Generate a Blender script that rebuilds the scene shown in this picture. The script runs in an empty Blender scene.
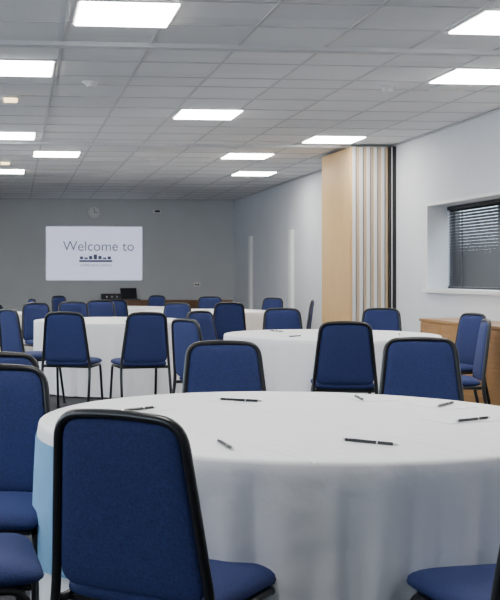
import bpy, bmesh, math, random
from mathutils import Vector, Matrix
random.seed(4)
S = bpy.context.scene
COL = S.collection
CEIL = 2.795
XR, XL, YB, YF = 4.53, -4.6, 22.4, -3.0

# ---------------------------------------------------------------- materials
def nt(name):
    m = bpy.data.materials.new(name); m.use_nodes = True
    t = m.node_tree; b = t.nodes["Principled BSDF"]
    return m, t, b

def mat(name, col, rough=0.6, metal=0.0, noise=0.0, nscale=30, bump=0.0, bscale=200, sheen=0.0, emis=None, es=0.0, spec=None):
    m, t, b = nt(name)
    b.inputs["Base Color"].default_value = (*col, 1)
    b.inputs["Roughness"].default_value = rough
    b.inputs["Metallic"].default_value = metal
    if spec is not None: b.inputs["Specular IOR Level"].default_value = spec
    if sheen: 
        b.inputs["Sheen Weight"].default_value = sheen
        b.inputs["Sheen Tint"].default_value = (*[min(1, c*4+.05) for c in col], 1)
    if emis:
        b.inputs["Emission Color"].default_value = (*emis, 1)
        b.inputs["Emission Strength"].default_value = es
    tc = t.nodes.new("ShaderNodeTexCoord")
    if noise:
        n = t.nodes.new("ShaderNodeTexNoise"); n.inputs["Scale"].default_value = nscale
        n.inputs["Detail"].default_value = 5
        t.links.new(tc.outputs["Object"], n.inputs["Vector"])
        r = t.nodes.new("ShaderNodeValToRGB")
        r.color_ramp.elements[0].position = .3; r.color_ramp.elements[1].position = .7
        r.color_ramp.elements[0].color = (*[c*(1-noise) for c in col], 1)
        r.color_ramp.elements[1].color = (*[min(1, c*(1+noise)) for c in col], 1)
        t.links.new(n.outputs["Fac"], r.inputs["Fac"])
        t.links.new(r.outputs["Color"], b.inputs["Base Color"])
    if bump:
        n2 = t.nodes.new("ShaderNodeTexNoise"); n2.inputs["Scale"].default_value = bscale
        t.links.new(tc.outputs["Object"], n2.inputs["Vector"])
        bp = t.nodes.new("ShaderNodeBump"); bp.inputs["Strength"].default_value = bump
        bp.inputs["Distance"].default_value = .003
        t.links.new(n2.outputs["Fac"], bp.inputs["Height"])
        t.links.new(bp.outputs["Normal"], b.inputs["Normal"])
    return m

def wood(name, c1, c2, axis='Z', scale=6):
    m, t, b = nt(name)
    tc = t.nodes.new("ShaderNodeTexCoord"); mp = t.nodes.new("ShaderNodeMapping")
    sc = {'Z': (14, 14, 1), 'Y': (14, 1, 14), 'X': (1, 14, 14)}[axis]
    mp.inputs["Scale"].default_value = sc
    n = t.nodes.new("ShaderNodeTexNoise"); n.inputs["Scale"].default_value = scale
    n.inputs["Detail"].default_value = 6; n.inputs["Distortion"].default_value = .6
    r = t.nodes.new("ShaderNodeValToRGB")
    r.color_ramp.elements[0].position = .3; r.color_ramp.elements[1].position = .7
    r.color_ramp.elements[0].color = (*c1, 1); r.color_ramp.elements[1].color = (*c2, 1)
    t.links.new(tc.outputs["Object"], mp.inputs["Vector"]); t.links.new(mp.outputs["Vector"], n.inputs["Vector"])
    t.links.new(n.outputs["Fac"], r.inputs["Fac"]); t.links.new(r.outputs["Color"], b.inputs["Base Color"])
    b.inputs["Roughness"].default_value = .42
    return m

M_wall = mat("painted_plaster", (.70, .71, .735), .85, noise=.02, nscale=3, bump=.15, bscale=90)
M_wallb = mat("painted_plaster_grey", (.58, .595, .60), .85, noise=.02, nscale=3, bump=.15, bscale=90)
M_trim = mat("white_gloss_trim", (.84, .84, .82), .35)
M_carpet = mat("charcoal_carpet", (.032, .033, .036), .95, noise=.4, nscale=120, bump=.6, bscale=300)
M_bar = mat("ceiling_tbar", (.55, .55, .555), .5)
M_track = mat("ceiling_track_metal", (.65, .66, .67), .4, .2)
M_fabric = mat("navy_fabric", (.011, .022, .100), .85, noise=.3, nscale=160, bump=.35, bscale=700, sheen=.2)
M_black = mat("black_tube", (.008, .008, .009), .28)
M_under = mat("black_board", (.012, .012, .012), .8)
M_beech = wood("beech_panel", (.57, .35, .14), (.65, .43, .20), 'Z', 3)
M_oak = wood("oak_veneer", (.36, .185, .065), (.47, .26, .10), 'Y', 3)
M_brown = wood("walnut_veneer", (.15, .07, .03), (.24, .12, .05), 'X', 3)
M_alu = mat("aluminium_edge", (.70, .70, .69), .45, .1)
M_cream = mat("cream_seal", (.50, .42, .32), .6)
M_gap = mat("dark_gap", (.07, .055, .04), .8)
M_blind = mat("black_blind", (.012, .012, .015), .45)
M_paper = mat("paper", (.9, .91, .92), .7, noise=.02, nscale=20)
M_pen = mat("pen_black", (.012, .012, .014), .25)
M_silver = mat("pen_metal", (.6, .6, .62), .25, 1)
M_plast = mat("white_plastic", (.75, .75, .73), .45)
M_dark = mat("black_plastic", (.01, .01, .012), .4)
M_lit = mat("light_diffuser", (.9, .9, .9), .5, emis=(1.0, .975, .93), es=32)
M_warm = mat("emergency_lens", (.9, .8, .6), .5, emis=(1.0, .72, .35), es=4)
M_screen = mat("projected_slide", (.5, .52, .6), .8, emis=(.66, .70, .90), es=1.0)
M_text = mat("slide_ink", (.12, .13, .17), .8, emis=(.25, .27, .36), es=.4)
M_text2 = mat("slide_logo_ink", (.06, .07, .12), .8, emis=(.1, .12, .2), es=.4)
M_green = mat("led_lcd", (.05, .06, .08), .3)
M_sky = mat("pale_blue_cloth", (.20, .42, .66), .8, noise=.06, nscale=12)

# ceiling tile material: per-tile value variation
M_tile, t, b = nt("mineral_ceiling_tile")
tc = t.nodes.new("ShaderNodeTexCoord")
v1 = t.nodes.new("ShaderNodeVectorMath"); v1.operation = 'SCALE'; v1.inputs["Scale"].default_value = 1/.6
v0 = t.nodes.new("ShaderNodeVectorMath"); v0.operation = 'ADD'; v0.inputs[1].default_value = (-.32, -.0, 0)
v2 = t.nodes.new("ShaderNodeVectorMath"); v2.operation = 'FLOOR'
wn = t.nodes.new("ShaderNodeTexWhiteNoise")
r = t.nodes.new("ShaderNodeValToRGB")
r.color_ramp.elements[0].color = (.76, .76, .76, 1); r.color_ramp.elements[1].color = (.84, .84, .84, 1)
t.links.new(tc.outputs["Object"], v0.inputs[0]); t.links.new(v0.outputs[0], v1.inputs[0]); t.links.new(v1.outputs[0], v2.inputs[0])
t.links.new(v2.outputs[0], wn.inputs["Vector"]); t.links.new(wn.outputs["Value"], r.inputs["Fac"])
ns = t.nodes.new("ShaderNodeTexNoise"); ns.inputs["Scale"].default_value = 60; ns.inputs["Detail"].default_value = 6
t.links.new(tc.outputs["Object"], ns.inputs["Vector"])
bp = t.nodes.new("ShaderNodeBump"); bp.inputs["Strength"].default_value = .4; bp.inputs["Distance"].default_value = .004
t.links.new(ns.outputs["Fac"], bp.inputs["Height"]); t.links.new(bp.outputs["Normal"], b.inputs["Normal"])
t.links.new(r.outputs["Color"], b.inputs["Base Color"]); b.inputs["Roughness"].default_value = .9

# tablecloth material with ironing creases on the top
M_cloth, t, b = nt("white_linen")
b.inputs["Base Color"].default_value = (.89, .89, .895, 1); b.inputs["Roughness"].default_value = .8
b.inputs["Sheen Weight"].default_value = .1
tc = t.nodes.new("ShaderNodeTexCoord"); sx = t.nodes.new("ShaderNodeSeparateXYZ")
t.links.new(tc.outputs["Object"], sx.inputs[0])
def crease(sock):
    a = t.nodes.new("ShaderNodeMath"); a.operation = 'PINGPONG'; a.inputs[1].default_value = .23
    t.links.new(sock, a.inputs[0])
    c = t.nodes.new("ShaderNodeMapRange"); c.inputs["From Min"].default_value = 0; c.inputs["From Max"].default_value = .008
    c.inputs["To Min"].default_value = 1; c.inputs["To Max"].default_value = 0
    t.links.new(a.outputs[0], c.inputs["Value"]); return c.outputs[0]
ad = t.nodes.new("ShaderNodeMath"); ad.operation = 'ADD'
t.links.new(crease(sx.outputs["X"]), ad.inputs[0]); t.links.new(crease(sx.outputs["Y"]), ad.inputs[1])
gt = t.nodes.new("ShaderNodeMath"); gt.operation = 'GREATER_THAN'; gt.inputs[1].default_value = .748
t.links.new(sx.outputs["Z"], gt.inputs[0])
ml = t.nodes.new("ShaderNodeMath"); ml.operation = 'MULTIPLY'
t.links.new(ad.outputs[0], ml.inputs[0]); t.links.new(gt.outputs[0], ml.inputs[1])
ns = t.nodes.new("ShaderNodeTexNoise"); ns.inputs["Scale"].default_value = 7; ns.inputs["Detail"].default_value = 4
t.links.new(tc.outputs["Object"], ns.inputs["Vector"])
mx = t.nodes.new("ShaderNodeMath"); mx.operation = 'MULTIPLY_ADD'; mx.inputs[1].default_value = 3.0
t.links.new(ns.outputs["Fac"], mx.inputs[0]); t.links.new(ml.outputs[0], mx.inputs[2])
bp = t.nodes.new("ShaderNodeBump"); bp.inputs["Strength"].default_value = .5; bp.inputs["Distance"].default_value = .006
t.links.new(mx.outputs[0], bp.inputs["Height"]); t.links.new(bp.outputs["Normal"], b.inputs["Normal"])

# ---------------------------------------------------------------- mesh helpers
def box(bm, x0, x1, y0, y1, z0, z1, mi=0, bev=0):
    r = bmesh.ops.create_cube(bm, size=1)
    vs = r["verts"]
    for v in vs:
        v.co = Vector(((x0+x1)/2+v.co.x*(x1-x0), (y0+y1)/2+v.co.y*(y1-y0), (z0+z1)/2+v.co.z*(z1-z0)))
    fs = {f for v in vs for f in v.link_faces}
    for f in fs: f.material_index = mi
    if bev:
        es = {e for v in vs for e in v.link_edges}
        rr = bmesh.ops.bevel(bm, geom=list(es), offset=bev, segments=2, affect='EDGES', profile=.5)
        for f in rr["faces"]: f.material_index = mi

def cyl(bm, c, r1, r2, d, axis='Z', seg=24, mi=0):
    R = {'Z': Matrix.Identity(4), 'Y': Matrix.Rotation(math.pi/2, 4, 'X'), 'X': Matrix.Rotation(math.pi/2, 4, 'Y')}[axis]
    rr = bmesh.ops.create_cone(bm, cap_ends=True, segments=seg, radius1=r1, radius2=r2, depth=d, matrix=Matrix.Translation(c) @ R)
    for f in {f for v in rr["verts"] for f in v.link_faces}: f.material_index = mi

def fillet(P, rad, n=5):
    P = [Vector(p) for p in P]; out = [P[0]]
    for i in range(1, len(P)-1):
        a, p, c = P[i-1], P[i], P[i+1]
        d1 = (a-p); d2 = (c-p); r = min(rad[i], d1.length*.49, d2.length*.49)
        s = p+d1.normalized()*r; e = p+d2.normalized()*r
        for k in range(n+1):
            u = k/n; out.append(s*(1-u)**2+p*2*u*(1-u)+e*u*u)
    out.append(P[-1]); return out

def tube(bm, P, r, mi=0, seg=10):
    rings = []; up = None
    for i, p in enumerate(P):
        d = (P[min(i+1, len(P)-1)]-P[max(i-1, 0)]).normalized()
        if up is None:
            up = Vector((1, 0, 0)) if abs(d.x) < .8 else Vector((0, 1, 0))
        up = (up-d*up.dot(d)).normalized(); sd = d.cross(up)
        rings.append([bm.verts.new(p+(up*math.cos(2*math.pi*k/seg)+sd*math.sin(2*math.pi*k/seg))*r) for k in range(seg)])
    fs = []
    for A, B in zip(rings, rings[1:]):
        for k in range(seg):
            fs.append(bm.faces.new((A[k], A[(k+1) % seg], B[(k+1) % seg], B[k])))
    fs.append(bm.faces.new(rings[0][::-1])); fs.append(bm.faces.new(rings[-1]))
    for f in fs: f.material_index = mi; f.smooth = True

def pillow(bm, fn, Hh, W0, r, T, mi_top, mi_bot, nx=14, ny=16, asym=1.0):
    allv = []
    for sgn in (1, -1):
        g = []
        for j in range(ny+1):
            bb = math.sin(math.pi/2*(2*j/ny-1)); l = bb*Hh
            W = W0(bb); ex = abs(l)-(Hh-r)
            if ex > 0: W -= r-math.sqrt(max(0, r*r-ex*ex))
            row = []
            for i in range(nx+1):
                aa = math.sin(math.pi/2*(2*i/nx-1))
                th = T*(max(0, 1-abs(aa)**6)*max(0, 1-abs(bb)**6))**.42
                if sgn < 0: th *= asym
                row.append(bm.verts.new(fn(aa*W, l, sgn*th)))
            g.append(row); allv += row
        for j in range(ny):
            for i in range(nx):
                q = (g[j][i], g[j][i+1], g[j+1][i+1], g[j+1][i])
                f = bm.faces.new(q if sgn > 0 else q[::-1])
                f.material_index = mi_top if sgn > 0 else mi_bot; f.smooth = True
    bmesh.ops.remove_doubles(bm, verts=allv, dist=.0004)

def finish(bm, name, mats, smooth=False, loc=(0, 0, 0), rz=0, recalc=True):
    if recalc: bmesh.ops.recalc_face_normals(bm, faces=bm.faces)
    me = bpy.data.meshes.new(name); bm.to_mesh(me); bm.free()
    for m in mats: me.materials.append(m)
    if smooth:
        for p in me.polygons: p.use_smooth = True
    o = bpy.data.objects.new(name, me); COL.objects.link(o)
    o.location = loc; o.rotation_euler = (0, 0, rz)
    return o

def inst(name, me, loc, rz=0):
    o = bpy.data.objects.new(name, me); COL.objects.link(o)
    o.location = loc; o.rotation_euler = (0, 0, rz); return o

# ---------------------------------------------------------------- room shell
bm = bmesh.new(); box(bm, XL-.3, XR+.35, YF-.2, YB+.2, -.1, 0); finish(bm, "floor", [M_carpet])
bm = bmesh.new(); box(bm, XL-.3, XR+.35, YF-.2, YB+.2, CEIL, CEIL+.1); finish(bm, "ceiling", [M_tile])
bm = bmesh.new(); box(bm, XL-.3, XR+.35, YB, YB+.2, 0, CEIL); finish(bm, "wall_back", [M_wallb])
bm = bmesh.new(); box(bm, XL-.3, XR+.35, YF-.2, YF, 0, CEIL); finish(bm, "wall_front", [M_wall])
WY0, WY1, WZ0, WZ1 = 7.2, 11.71, 1.08, 1.99
bm = bmesh.new()
for a in ((YF, WY0, 0, CEIL), (WY1, YB, 0, CEIL), (WY0, WY1, 0, WZ0), (WY0, WY1, WZ1, CEIL)):
    box(bm, XR, XR+.35, *a)
finish(bm, "wall_right", [M_wall])
LW = [(-1.6, 1.0), (1.6, 4.2), (4.8, 7.4), (9.0, 11.6), (13.0, 15.6)]  # unseen left-wall windows, extra ones added to brighten ceiling, walls and near table
bm = bmesh.new(); y = YF
for a, c in LW:
    box(bm, XL-.3, XL, y, a, 0, CEIL); box(bm, XL-.3, XL, a, c, 0, .85); box(bm, XL-.3, XL, a, c, 2.4, CEIL); y = c
box(bm, XL-.3, XL, y, YB, 0, CEIL)
finish(bm, "wall_left", [M_wall])
bm = bmesh.new(); box(bm, XR-.015, XR, YF, YB, 0, .1); finish(bm, "baseboard_right", [M_trim])
bm = bmesh.new(); box(bm, XL, XR-.015, YB-.015, YB, 0, .1); finish(bm, "baseboard_back", [M_trim])
bm = bmesh.new(); box(bm, XL, XL+.015, YF, YB-.015, 0, .1); finish(bm, "baseboard_left", [M_trim])

# windows
def window(name, x, y0, y1, z0, z1, nm):
    bm = bmesh.new(); w = .05
    box(bm, x, x+w, y0, y1, z0, z0+w); box(bm, x, x+w, y0, y1, z1-w, z1)
    for k in range(nm+1):
        yy = y0+(y1-y0-w)*k/nm; box(bm, x, x+w, yy, yy+w, z0+w, z1-w)
    return finish(bm, name, [M_trim])
window("window_1", XR+.29, WY0, WY1, WZ0, WZ1, 4)
for k, (a, c) in enumerate(LW): window("window_%d" % (k+2), XL-.2, a, c, .85, 2.4, 2)
# right window trim: lining and sill
bm = bmesh.new()
box(bm, XR-.010, XR, WY1, WY1+.03, WZ0-.03, WZ1+.03); box(bm, XR-.010, XR, WY0-.03, WY1, WZ1, WZ1+.03)
box(bm, XR-.010, XR, WY0-.03, WY0, WZ0-.03, WZ1)
box(bm, XR-.05, XR+.28, WY0-.05, WY1+.06, WZ0-.035, WZ0+.005, 0)
finish(bm, "trim_1", [M_trim])
# venetian blind
bm = bmesh.new(); n = 26; H = (WZ1-.04)-(WZ0+.03)
box(bm, XR+.215, XR+.26, WY0+.005, WY1-.005, WZ1-.045, WZ1-.005, 0)
for i in range(n):
    z = WZ0+.03+H*(i+.5)/n; dz = .0168; dx = .013
    vs = [bm.verts.new(v) for v in ((XR+.235-dx, WY0+.005, z-dz), (XR+.235+dx, WY0+.005, z+dz), (XR+.235+dx, WY1-.005, z+dz), (XR+.235-dx, WY1-.005, z-dz))]
    bm.faces.new(vs)
for yy in (7.8, 9.0, 10.2, 11.3): box(bm, XR+.217, XR+.220, yy, yy+.02, WZ0+.01, WZ1-.04, 0)
box(bm, XR+.222, XR+.25, WY0+.005, WY1-.005, WZ0+.008, WZ0+.028, 0)
finish(bm, "venetian_blind", [M_blind], recalc=False)

# white narrow boards on right wall
for k, (yy, zz) in enumerate(((17.6, 1.98), (20.7, 1.98))):
    bm = bmesh.new()
    box(bm, XR-.06, XR-.001, yy-.08, yy+.08, .1, zz, 0, .005)
    finish(bm, "trim_%d" % (k+2), [M_trim])

# ---------------------------------------------------------------- ceiling grid, tracks, lights
ylines = [6.2+.6*k for k in range(-15, 5)]+[9.0+.6*k for k in range(0, 23)]
xlines = [.32+.6*k for k in range(-8, 8)]
bm = bmesh.new()
for yy in ylines:
    if YF < yy < YB: box(bm, XL, XR, yy-.010, yy+.010, CEIL-.005, CEIL, 0)
for xx in xlines:
    if XL < xx < XR: box(bm, xx-.010, xx+.010, YF, YB, CEIL-.0055, CEIL, 0)
box(bm, XR-.02, XR, YF, YB, CEIL-.02, CEIL, 0)
box(bm, XL, XR, YB-.02, YB, CEIL-.02, CEIL, 0)
finish(bm, "ceiling_grid", [M_bar])
bm = bmesh.new()
for yy in (7.4, 12.95):
    box(bm, XL, XR-.02, yy-.05, yy-.012, CEIL-.03, CEIL, 0); box(bm, XL, XR-.02, yy+.012, yy+.05, CEIL-.03, CEIL, 0)
    box(bm, XL, XR-.02, yy-.012, yy+.012, CEIL-.01, CEIL, 1)
finish(bm, "ceiling_partition_track", [M_track, M_gap])

bm = bmesh.new()
box(bm, -.3, .3, -.3, -.285, -.010, 0, 0); box(bm, -.3, .3, .285, .3, -.010, 0, 0)
box(bm, -.3, -.285, -.285, .285, -.010, 0, 0); box(bm, .285, .3, -.285, .285, -.010, 0, 0)
box(bm, -.285, .285, -.285, .285, -.018, -.002, 1)
L0 = finish(bm, "ceiling_light_panel", [M_trim, M_lit], loc=(.66, 6.53, CEIL))
lights = [(3.06, 6.53), (-2.98, 6.5), (.0, 8.3), (3.62, 8.3), (-3.58, 8.3), (1.86, 10.5), (-1.78, 10.5), (-.06, 12.3), (3.64, 12.3), (-3.58, 12.3),
          (.54, 14.1), (3.02, 14.1), (-2.98, 14.1), (-.14, 16.5), (3.64, 16.5), (-3.58, 16.5), (1.82, 4.4), (-1.78, 4.4), (.02, 2.6), (3.62, 2.6), (-3.58, 2.6)]
for x, y in lights: inst("ceiling_light_panel", L0.data, (x, y, CEIL))

# diffuser, detectors, emergency light
bm = bmesh.new()
for k in range(4):
    rr = .18-.042*k; cyl(bm, (0, 0, -.006-.006*k), rr, rr-.02, .012, seg=32)
finish(bm, "ceiling_air_diffuser", [M_plast], loc=(3.62, 8.86, CEIL))
bm = bmesh.new(); cyl(bm, (0, 0, -.008), .075, .075, .016); cyl(bm, (0, 0, -.03), .035, .055, .03)
d0 = finish(bm, "smoke_detector", [M_plast], loc=(3.08, 8.86, CEIL))
inst("smoke_detector", d0.data, (.62, 8.86, CEIL)); inst("smoke_detector", d0.data, (1.82, 14.6, CEIL))
bm = bmesh.new(); box(bm, -.08, .08, -.06, .06, -.03, 0, 0, .006); box(bm, -.06, .06, -.045, .045, -.06, -.03, 1, .01)
e0 = finish(bm, "emergency_light", [M_plast, M_warm], loc=(-.03, 9.6, CEIL))
inst("emergency_light", e0.data, (-.12, 15.0, CEIL))

# ---------------------------------------------------------------- folding partition
bm = bmesh.new(); py0 = 12.74; x = 3.97
zt = CEIL-.035
box(bm, x, x+.03, py0, py0+1.2, .02, zt, 0, .003)
x += .03
for k in range(5):
    box(bm, x+.000, x+.042, py0+.0, py0+1.18, .02, zt, 1, .004)
    box(bm, x+.042, x+.055, py0+.03, py0+1.17, .02, zt, 2)
    box(bm, x+.055, x+.072, py0+.01, py0+1.17, .02, zt, 3)
    box(bm, x+.072, x+.088, py0+.015, py0+1.18, .02, zt, 0)
    x += .088
box(bm, x+.005, XR-.001, py0-.02, py0+.14, .0, CEIL-.03, 4)
box(bm, x+.03, x+.038, py0-.03, py0-.02, .0, CEIL-.03, 1)
finish(bm, "folding_partition", [M_beech, M_alu, M_gap, M_cream, M_dark])

# ---------------------------------------------------------------- cabinets
def cabinet(name, x0, x1, y0, y1, h, nd, face, mat_):
    bm = bmesh.new(); 
    box(bm, x0+.02, x1, y0+.02, y1-.02, .06, h-.03, 0); box(bm, x0, x1, y0, y1, h-.03, h, 0, .004)
    box(bm, x0+.05, x1-.02, y0+.05, y1-.05, 0, .06, 2)
    for k in range(nd):
        if face == 'X':
            a = y0+.03+(y1-y0-.06)*k/nd; c = y0+.03+(y1-y0-.06)*(k+1)/nd
            box(bm, x0+.002, x0+.02, a+.004, c-.004, .08, h-.04, 0, .003)
            hy = c-.06 if k % 2 == 0 else a+.05
            box(bm, x0-.018, x0+.002, hy, hy+.012, h-.25, h-.12, 1)
        else:
            a = x0+.03+(x1-x0-.06)*k/nd; c = x0+.03+(x1-x0-.06)*(k+1)/nd
            box(bm, a+.004, c-.004, y0+.002, y0+.02, .08, h-.04, 0, .003)
            hx = c-.06 if k % 2 == 0 else a+.05
            box(bm, hx, hx+.012, y0-.018, y0+.002, h-.25, h-.12, 1)
    return finish(bm, name, [mat_, M_silver, M_dark])
cabinet("wooden_cabinet", 4.07, XR-.016, 8.1, 10.77, .80, 5, 'X', M_oak)
cabinet("wooden_sideboard", 2.85, 4.4, 21.9, 22.38, .74, 3, 'Y', M_brown)
cabinet("wooden_sideboard", 1.7, 2.7, 21.9, 22.38, .74, 2, 'Y', M_brown)
# laptop & amplifier
bm = bmesh.new(); box(bm, -.17, .17, -.12, .12, 0, .018, 0, .003)
v = [bm.verts.new(p) for p in ((-.17, .12, .015), (.17, .12, .015), (.17, .19, .24), (-.17, .19, .24))]; bm.faces.new(v)
v = [bm.verts.new(p) for p in ((-.17, .13, .015), (.17, .13, .015), (.17, .20, .24), (-.17, .20, .24))]; bm.faces.new(v)
box(bm, -.15, .15, -.03, .1, .018, .02, 1)
finish(bm, "laptop", [M_dark, M_green], loc=(2.35, 22.1, .74), rz=.2)
bm = bmesh.new(); box(bm, -.2, .2, -.15, .15, .012, .13, 0, .005)
for sx_ in (-.16, .16):
    for sy in (-.12, .12): cyl(bm, (sx_, sy, .006), .015, .015, .012)
for k in range(3): cyl(bm, (-.1+.1*k, -.155, .07), .018, .018, .02, 'Y', 16, 1)
finish(bm, "audio_amplifier", [M_dark, M_silver], loc=(1.95, 22.12, .74))

# ---------------------------------------------------------------- back wall items
bm = bmesh.new(); box(bm, .65, 2.61, YB-.012, YB-.002, 1.14, 2.23, 0)
scr = finish(bm, "projection_screen", [M_screen])
def text(s, x, z, size, m, name):
    c = bpy.data.curves.new(name, 'FONT'); c.body = s; c.size = size; c.align_x = 'CENTER'; c.extrude = .001
    c.materials.append(m)
    o = bpy.data.objects.new(name, c); COL.objects.link(o)
    o.location = (x, YB-.016, z); o.rotation_euler = (math.pi/2, 0, 0); o.parent = scr
text("Welcome to", 1.72, 1.74, .285, M_text, "slide_title")
text("conference centre", 1.66, 1.42, .09, M_text, "slide_subtitle")
bm = bmesh.new()
box(bm, 1.32, 2.0, YB-.018, YB-.013, 1.51, 1.55, 0)
for k in range(7):
    xx = 1.33+.095*k; hh = [.05, .03, .06, .09, .06, .03, .05][k]
    box(bm, xx, xx+.07, YB-.018, YB-.013, 1.565, 1.575+hh, 0)
lg = finish(bm, "slide_logo", [M_text2]); lg.parent = scr
bm = bmesh.new(); cyl(bm, (0, 0, 0), .14, .14, .035, 'Y', 40, 0); cyl(bm, (0, -.019, 0), .122, .122, .004, 'Y', 40, 1)
box(bm, -.004, .004, -.026, -.023, 0, .09, 2); box(bm, 0, .06, -.026, -.023, -.004, .004, 2)
for k in range(12):
    a = k*math.pi/6; cyl(bm, (.105*math.cos(a), -.022, .105*math.sin(a)), .006, .006, .003, 'Y', 8, 2)
finish(bm, "wall_clock", [M_bar, M_plast, M_dark], loc=(1.625, YB-.02, 2.52))
bm = bmesh.new(); box(bm, -.09, .09, -.06, .0, -.04, .04, 0, .01); box(bm, -.05, .05, -.068, -.06, -.02, .02, 1)
finish(bm, "wall_sensor", [M_plast, M_dark], loc=(2.92, YB, 2.55))
bm = bmesh.new(); box(bm, -.07, .07, -.012, 0, -.045, .045, 0, .003); box(bm, -.04, -.01, -.015, -.012, -.02, .01, 1); box(bm, .01, .04, -.015, -.012, -.02, .01, 1)
finish(bm, "wall_socket", [M_plast, M_dark], loc=(3.75, YB, 1.05))

# ---------------------------------------------------------------- chair
bm = bmesh.new()
P = fillet([(-.225, -.30, .006), (-.218, -.205, .43), (-.168, -.268, .893), (0, -.272, .905), (.168, -.268, .893), (.218, -.205, .43), (.225, -.30, .006)],
           [0, .10, .06, .1, .06, .10, 0], 7)
tube(bm, P, .0125, 0, 12)
for s in (-1, 1):
    tube(bm, fillet([(s*.215, .235, .006), (s*.205, .175, .425), (s*.212, -.2, .425)], [0, .05, 0], 6), .012, 0, 10)
    for yy, zz in ((.235, .012), (-.30, .012)):
        cyl(bm, (s*(.215 if yy > 0 else .225), yy, zz), .017, .016, .024, seg=12, mi=0)
for yy, w in ((.15, .205), (-.16, .212)):
    tube(bm, [Vector((-w, yy, .42)), Vector((0, yy, .42)), Vector((w, yy, .42))], .009, 0, 8)
# seat
pillow(bm, lambda a, l, o: Vector((a, .01+l, .453+o)), .215, lambda b: .216+.008*b, .055, .036, 1, 1, 16, 16, .7)
box(bm, -.19, .19, -.17, .19, .418, .43, 2)
# back pad
def padfn(a, l, o):
    return Vector((a, -.207-.058*(l+.21)/.42+o, .470+(l+.21)))
pillow(bm, padfn, .21, lambda b: .203-.023*(b+1), .045, .022, 1, 1, 16, 18, .7)
C0 = finish(bm, "banquet_chair", [M_black, M_fabric, M_under])
def place(o, x, y, a):
    a = math.radians(a)
    o.location = (x+.27*math.sin(a), y+.27*math.cos(a), 0); o.rotation_euler = (0, 0, -a)
chairs = [(.24, 2.55, 37), (-.06, 3.92, 190), (-.43, 2.98, 85), (1.255, 2.27, -6), (1.01, 5.26, 184), (2.28, 7.42, 13), (2.07, 5.46, 195),
          (3.59, 10.5, 209), (2.62, 10.6, 182), (3.88, 9.0, 258), (3.44, 7.75, 285), (.436, 9.65, 20), (1.15, 9.5, -8), (1.25, 8.02, 65), (1.67, 9.85, 140),
          (2.57, 13.0, 0), (1.93, 12.9, 219), (1.11, 14.2, 180), (.72, 13.5, 170), (.25, 13.0, 150), (-.06, 10.55, 60), (-.08, 4.55, 180),
          (3.0, 16.7, 190), (3.75, 15.7, 232), (3.92, 14.2, 290), (1.35, 14.9, 5), (.25, 15.2, 255), (-.3, 12.6, -10), (2.3, 17.6, 230), (.7, 17.5, 130)]
for i, (x, y, a) in enumerate(chairs):
    o = C0 if i == 0 else inst("banquet_chair", C0.data, (0, 0, 0))
    place(o, x, y, a)

# ---------------------------------------------------------------- tables
R = .862; TZ = .755
def pl(x): return 1-2*(1-abs(math.sin(x/2)))**1.5
def fold(th):
    w = th+.10*math.sin(3*th+.5)+.05*math.sin(7*th)
    return .45*pl(22*w+.6)+.32*math.sin(37*w+2.1)+.45*math.sin(9*w+1.2)
def radius(th, s):
    amp = .030*(s**.7) if s > 0 else 0
    return R+.002+.0*s+amp*fold(th+.05*s*math.sin(3*th))
bm = bmesh.new(); NA = 480
prof = []
for k in range(1, 9): prof.append((R*k/9*1.0, TZ, -1))
prof += [(R-.03, TZ, -1), (R-.012, TZ-.001, -1), (R-.003, TZ-.005, -1), (R, TZ-.013, -1)]
NS = 26
for k in range(1, NS+1):
    s = k/NS; prof.append((0, TZ-.013-(TZ-.013-.018)*s, s))
ctr = bm.verts.new((0, 0, TZ)); prev = None
for rr, zz, s in prof:
    ring = []
    for k in range(NA):
        th = 2*math.pi*k/NA
        q = rr if s < 0 else radius(th, s)
        ring.append(bm.verts.new((q*math.cos(th), q*math.sin(th), zz)))
    for k in range(NA):
        if prev is None: bm.faces.new((ctr, ring[k], ring[(k+1) % NA]))
        else: bm.faces.new((prev[k], ring[k], ring[(k+1) % NA], prev[(k+1) % NA]))
    prev = ring
for f in bm.faces: f.smooth = True; f.material_index = 0
cyl(bm, (0, 0, TZ-.016), R-.02, R-.02, .022, seg=64, mi=1)
for a in range(4):
    th = a*math.pi/2+.78
    cyl(bm, (.5*math.cos(th), .5*math.sin(th), (TZ-.027)/2), .018, .018, TZ-.027, seg=12, mi=2)
T0 = finish(bm, "round_table_with_cloth", [M_cloth, M_brown, M_dark], loc=(.94, 3.57, 0), rz=.35, recalc=False)
for x, y, rz in ((2.55, 8.69, 1.2), (1.07, 11.75, 2.0), (-.63, 14.13, .3), (1.57, 16.45, 2.7), (2.62, 14.8, 4.1)):
    inst("round_table_with_cloth", T0.data, (x, y, 0), rz)
# pale blue patch just outside the white cloth on the left side of the near table
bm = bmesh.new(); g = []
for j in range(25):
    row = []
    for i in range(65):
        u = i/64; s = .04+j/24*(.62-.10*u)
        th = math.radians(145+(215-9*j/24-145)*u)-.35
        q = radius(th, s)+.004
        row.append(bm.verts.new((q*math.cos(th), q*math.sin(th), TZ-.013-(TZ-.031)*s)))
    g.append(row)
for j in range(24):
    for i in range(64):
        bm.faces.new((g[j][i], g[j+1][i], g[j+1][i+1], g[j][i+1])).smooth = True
bl = finish(bm, "blue_cloth_panel", [M_sky], recalc=False); bl.parent = T0

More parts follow.
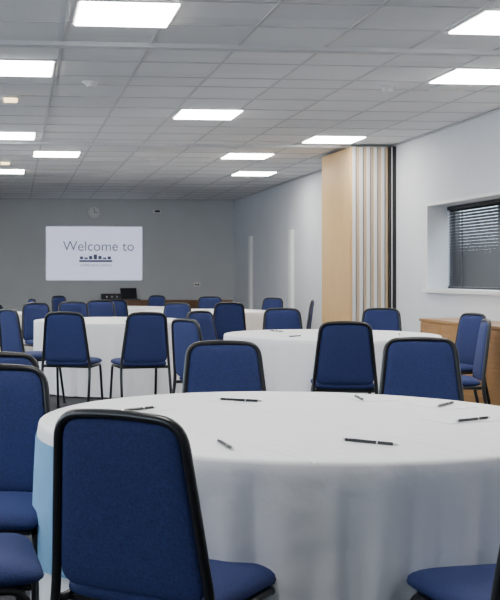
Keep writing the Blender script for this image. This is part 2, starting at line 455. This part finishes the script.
# pens and paper
bm = bmesh.new()
cyl(bm, (0, 0, .0048), .0048, .0048, .115, 'X', 12, 0)
cyl(bm, (.064, 0, .0048), .0048, .0015, .013, 'X', 12, 1)
cyl(bm, (-.0595, 0, .0048), .0035, .0042, .006, 'X', 12, 1)
box(bm, -.055, -.018, -.001, .001, .0094, .0106, 1)
cyl(bm, (.02, 0, .0048), .0052, .0052, .004, 'X', 12, 1)
for v in bm.verts: v.co.x *= 1.25
PEN = finish(bm, "ballpoint_pen", [M_pen, M_silver], loc=(.43, 3.81, TZ+.0025), rz=math.radians(37), smooth=False)
bm = bmesh.new(); box(bm, -.075, .075, -.105, .105, 0, .0012, 0)
PAP = finish(bm, "paper_sheet", [M_paper], loc=(.45, 3.88, TZ+.0006), rz=.9)
def pen(x, y, d, onp=False): inst("ballpoint_pen", PEN.data, (x, y, TZ+(.0025 if onp else .0008)), math.radians(d))
def pap(x, y, r): inst("paper_sheet", PAP.data, (x, y, TZ+.0006), r)
pen(.84, 4.06, -30); pen(.58, 2.99, -86); pen(.99, 3.0, -42); pen(1.31, 4.08, -95); pen(1.55, 3.84, 48, True); pen(1.475, 3.43, 28, True); pen(.33, 3.21, 60, True)
pap(1.54, 3.86, .4); pap(1.45, 3.47, 1.9); pap(.28, 3.32, 1.5); pap(.84, 4.14, 1.45); pap(1.35, 4.12, .2)
for x, y, d in ((2.15, 8.3, 40), (2.5, 8.2, -20), (3.05, 8.5, 70), (2.9, 9.2, 120), (2.2, 9.1, -60)):
    pen(x, y, d, True); pap(x+.06*(1 if x < 2.57 else -1), y+.05, math.radians(d))
for x, y, d in ((.6, 11.4, 40), (1.2, 11.2, -20), (1.5, 11.9, 70)):
    pen(x, y, d, True); pap(x+.05, y+.08, math.radians(d))

# ---------------------------------------------------------------- world, portals, camera
w = bpy.data.worlds.new("World"); S.world = w; w.use_nodes = True
w.node_tree.nodes["Background"].inputs[0].default_value = (.70, .84, 1.0, 1)
w.node_tree.nodes["Background"].inputs[1].default_value = 7.0
for a, c in LW:
    l = bpy.data.lights.new("window_portal", 'AREA'); l.shape = 'RECTANGLE'; l.size = 1.55; l.size_y = c-a
    l.cycles.is_portal = True
    o = bpy.data.objects.new("window_portal", l); COL.objects.link(o)
    o.location = (XL-.28, (a+c)/2, 1.625); o.rotation_euler = (0, -math.pi/2, 0)

cam = bpy.data.cameras.new("camera"); co = bpy.data.objects.new("camera", cam); COL.objects.link(co)
cam.sensor_fit = 'VERTICAL'; cam.sensor_height = 36; cam.sensor_width = 30; cam.lens = 66
cam.shift_x = 130/600; cam.shift_y = -24/600
co.location = (0, 0, 1.225); co.rotation_euler = (math.pi/2, 0, -math.radians(5.5))
cam.clip_start = .05
S.camera = co
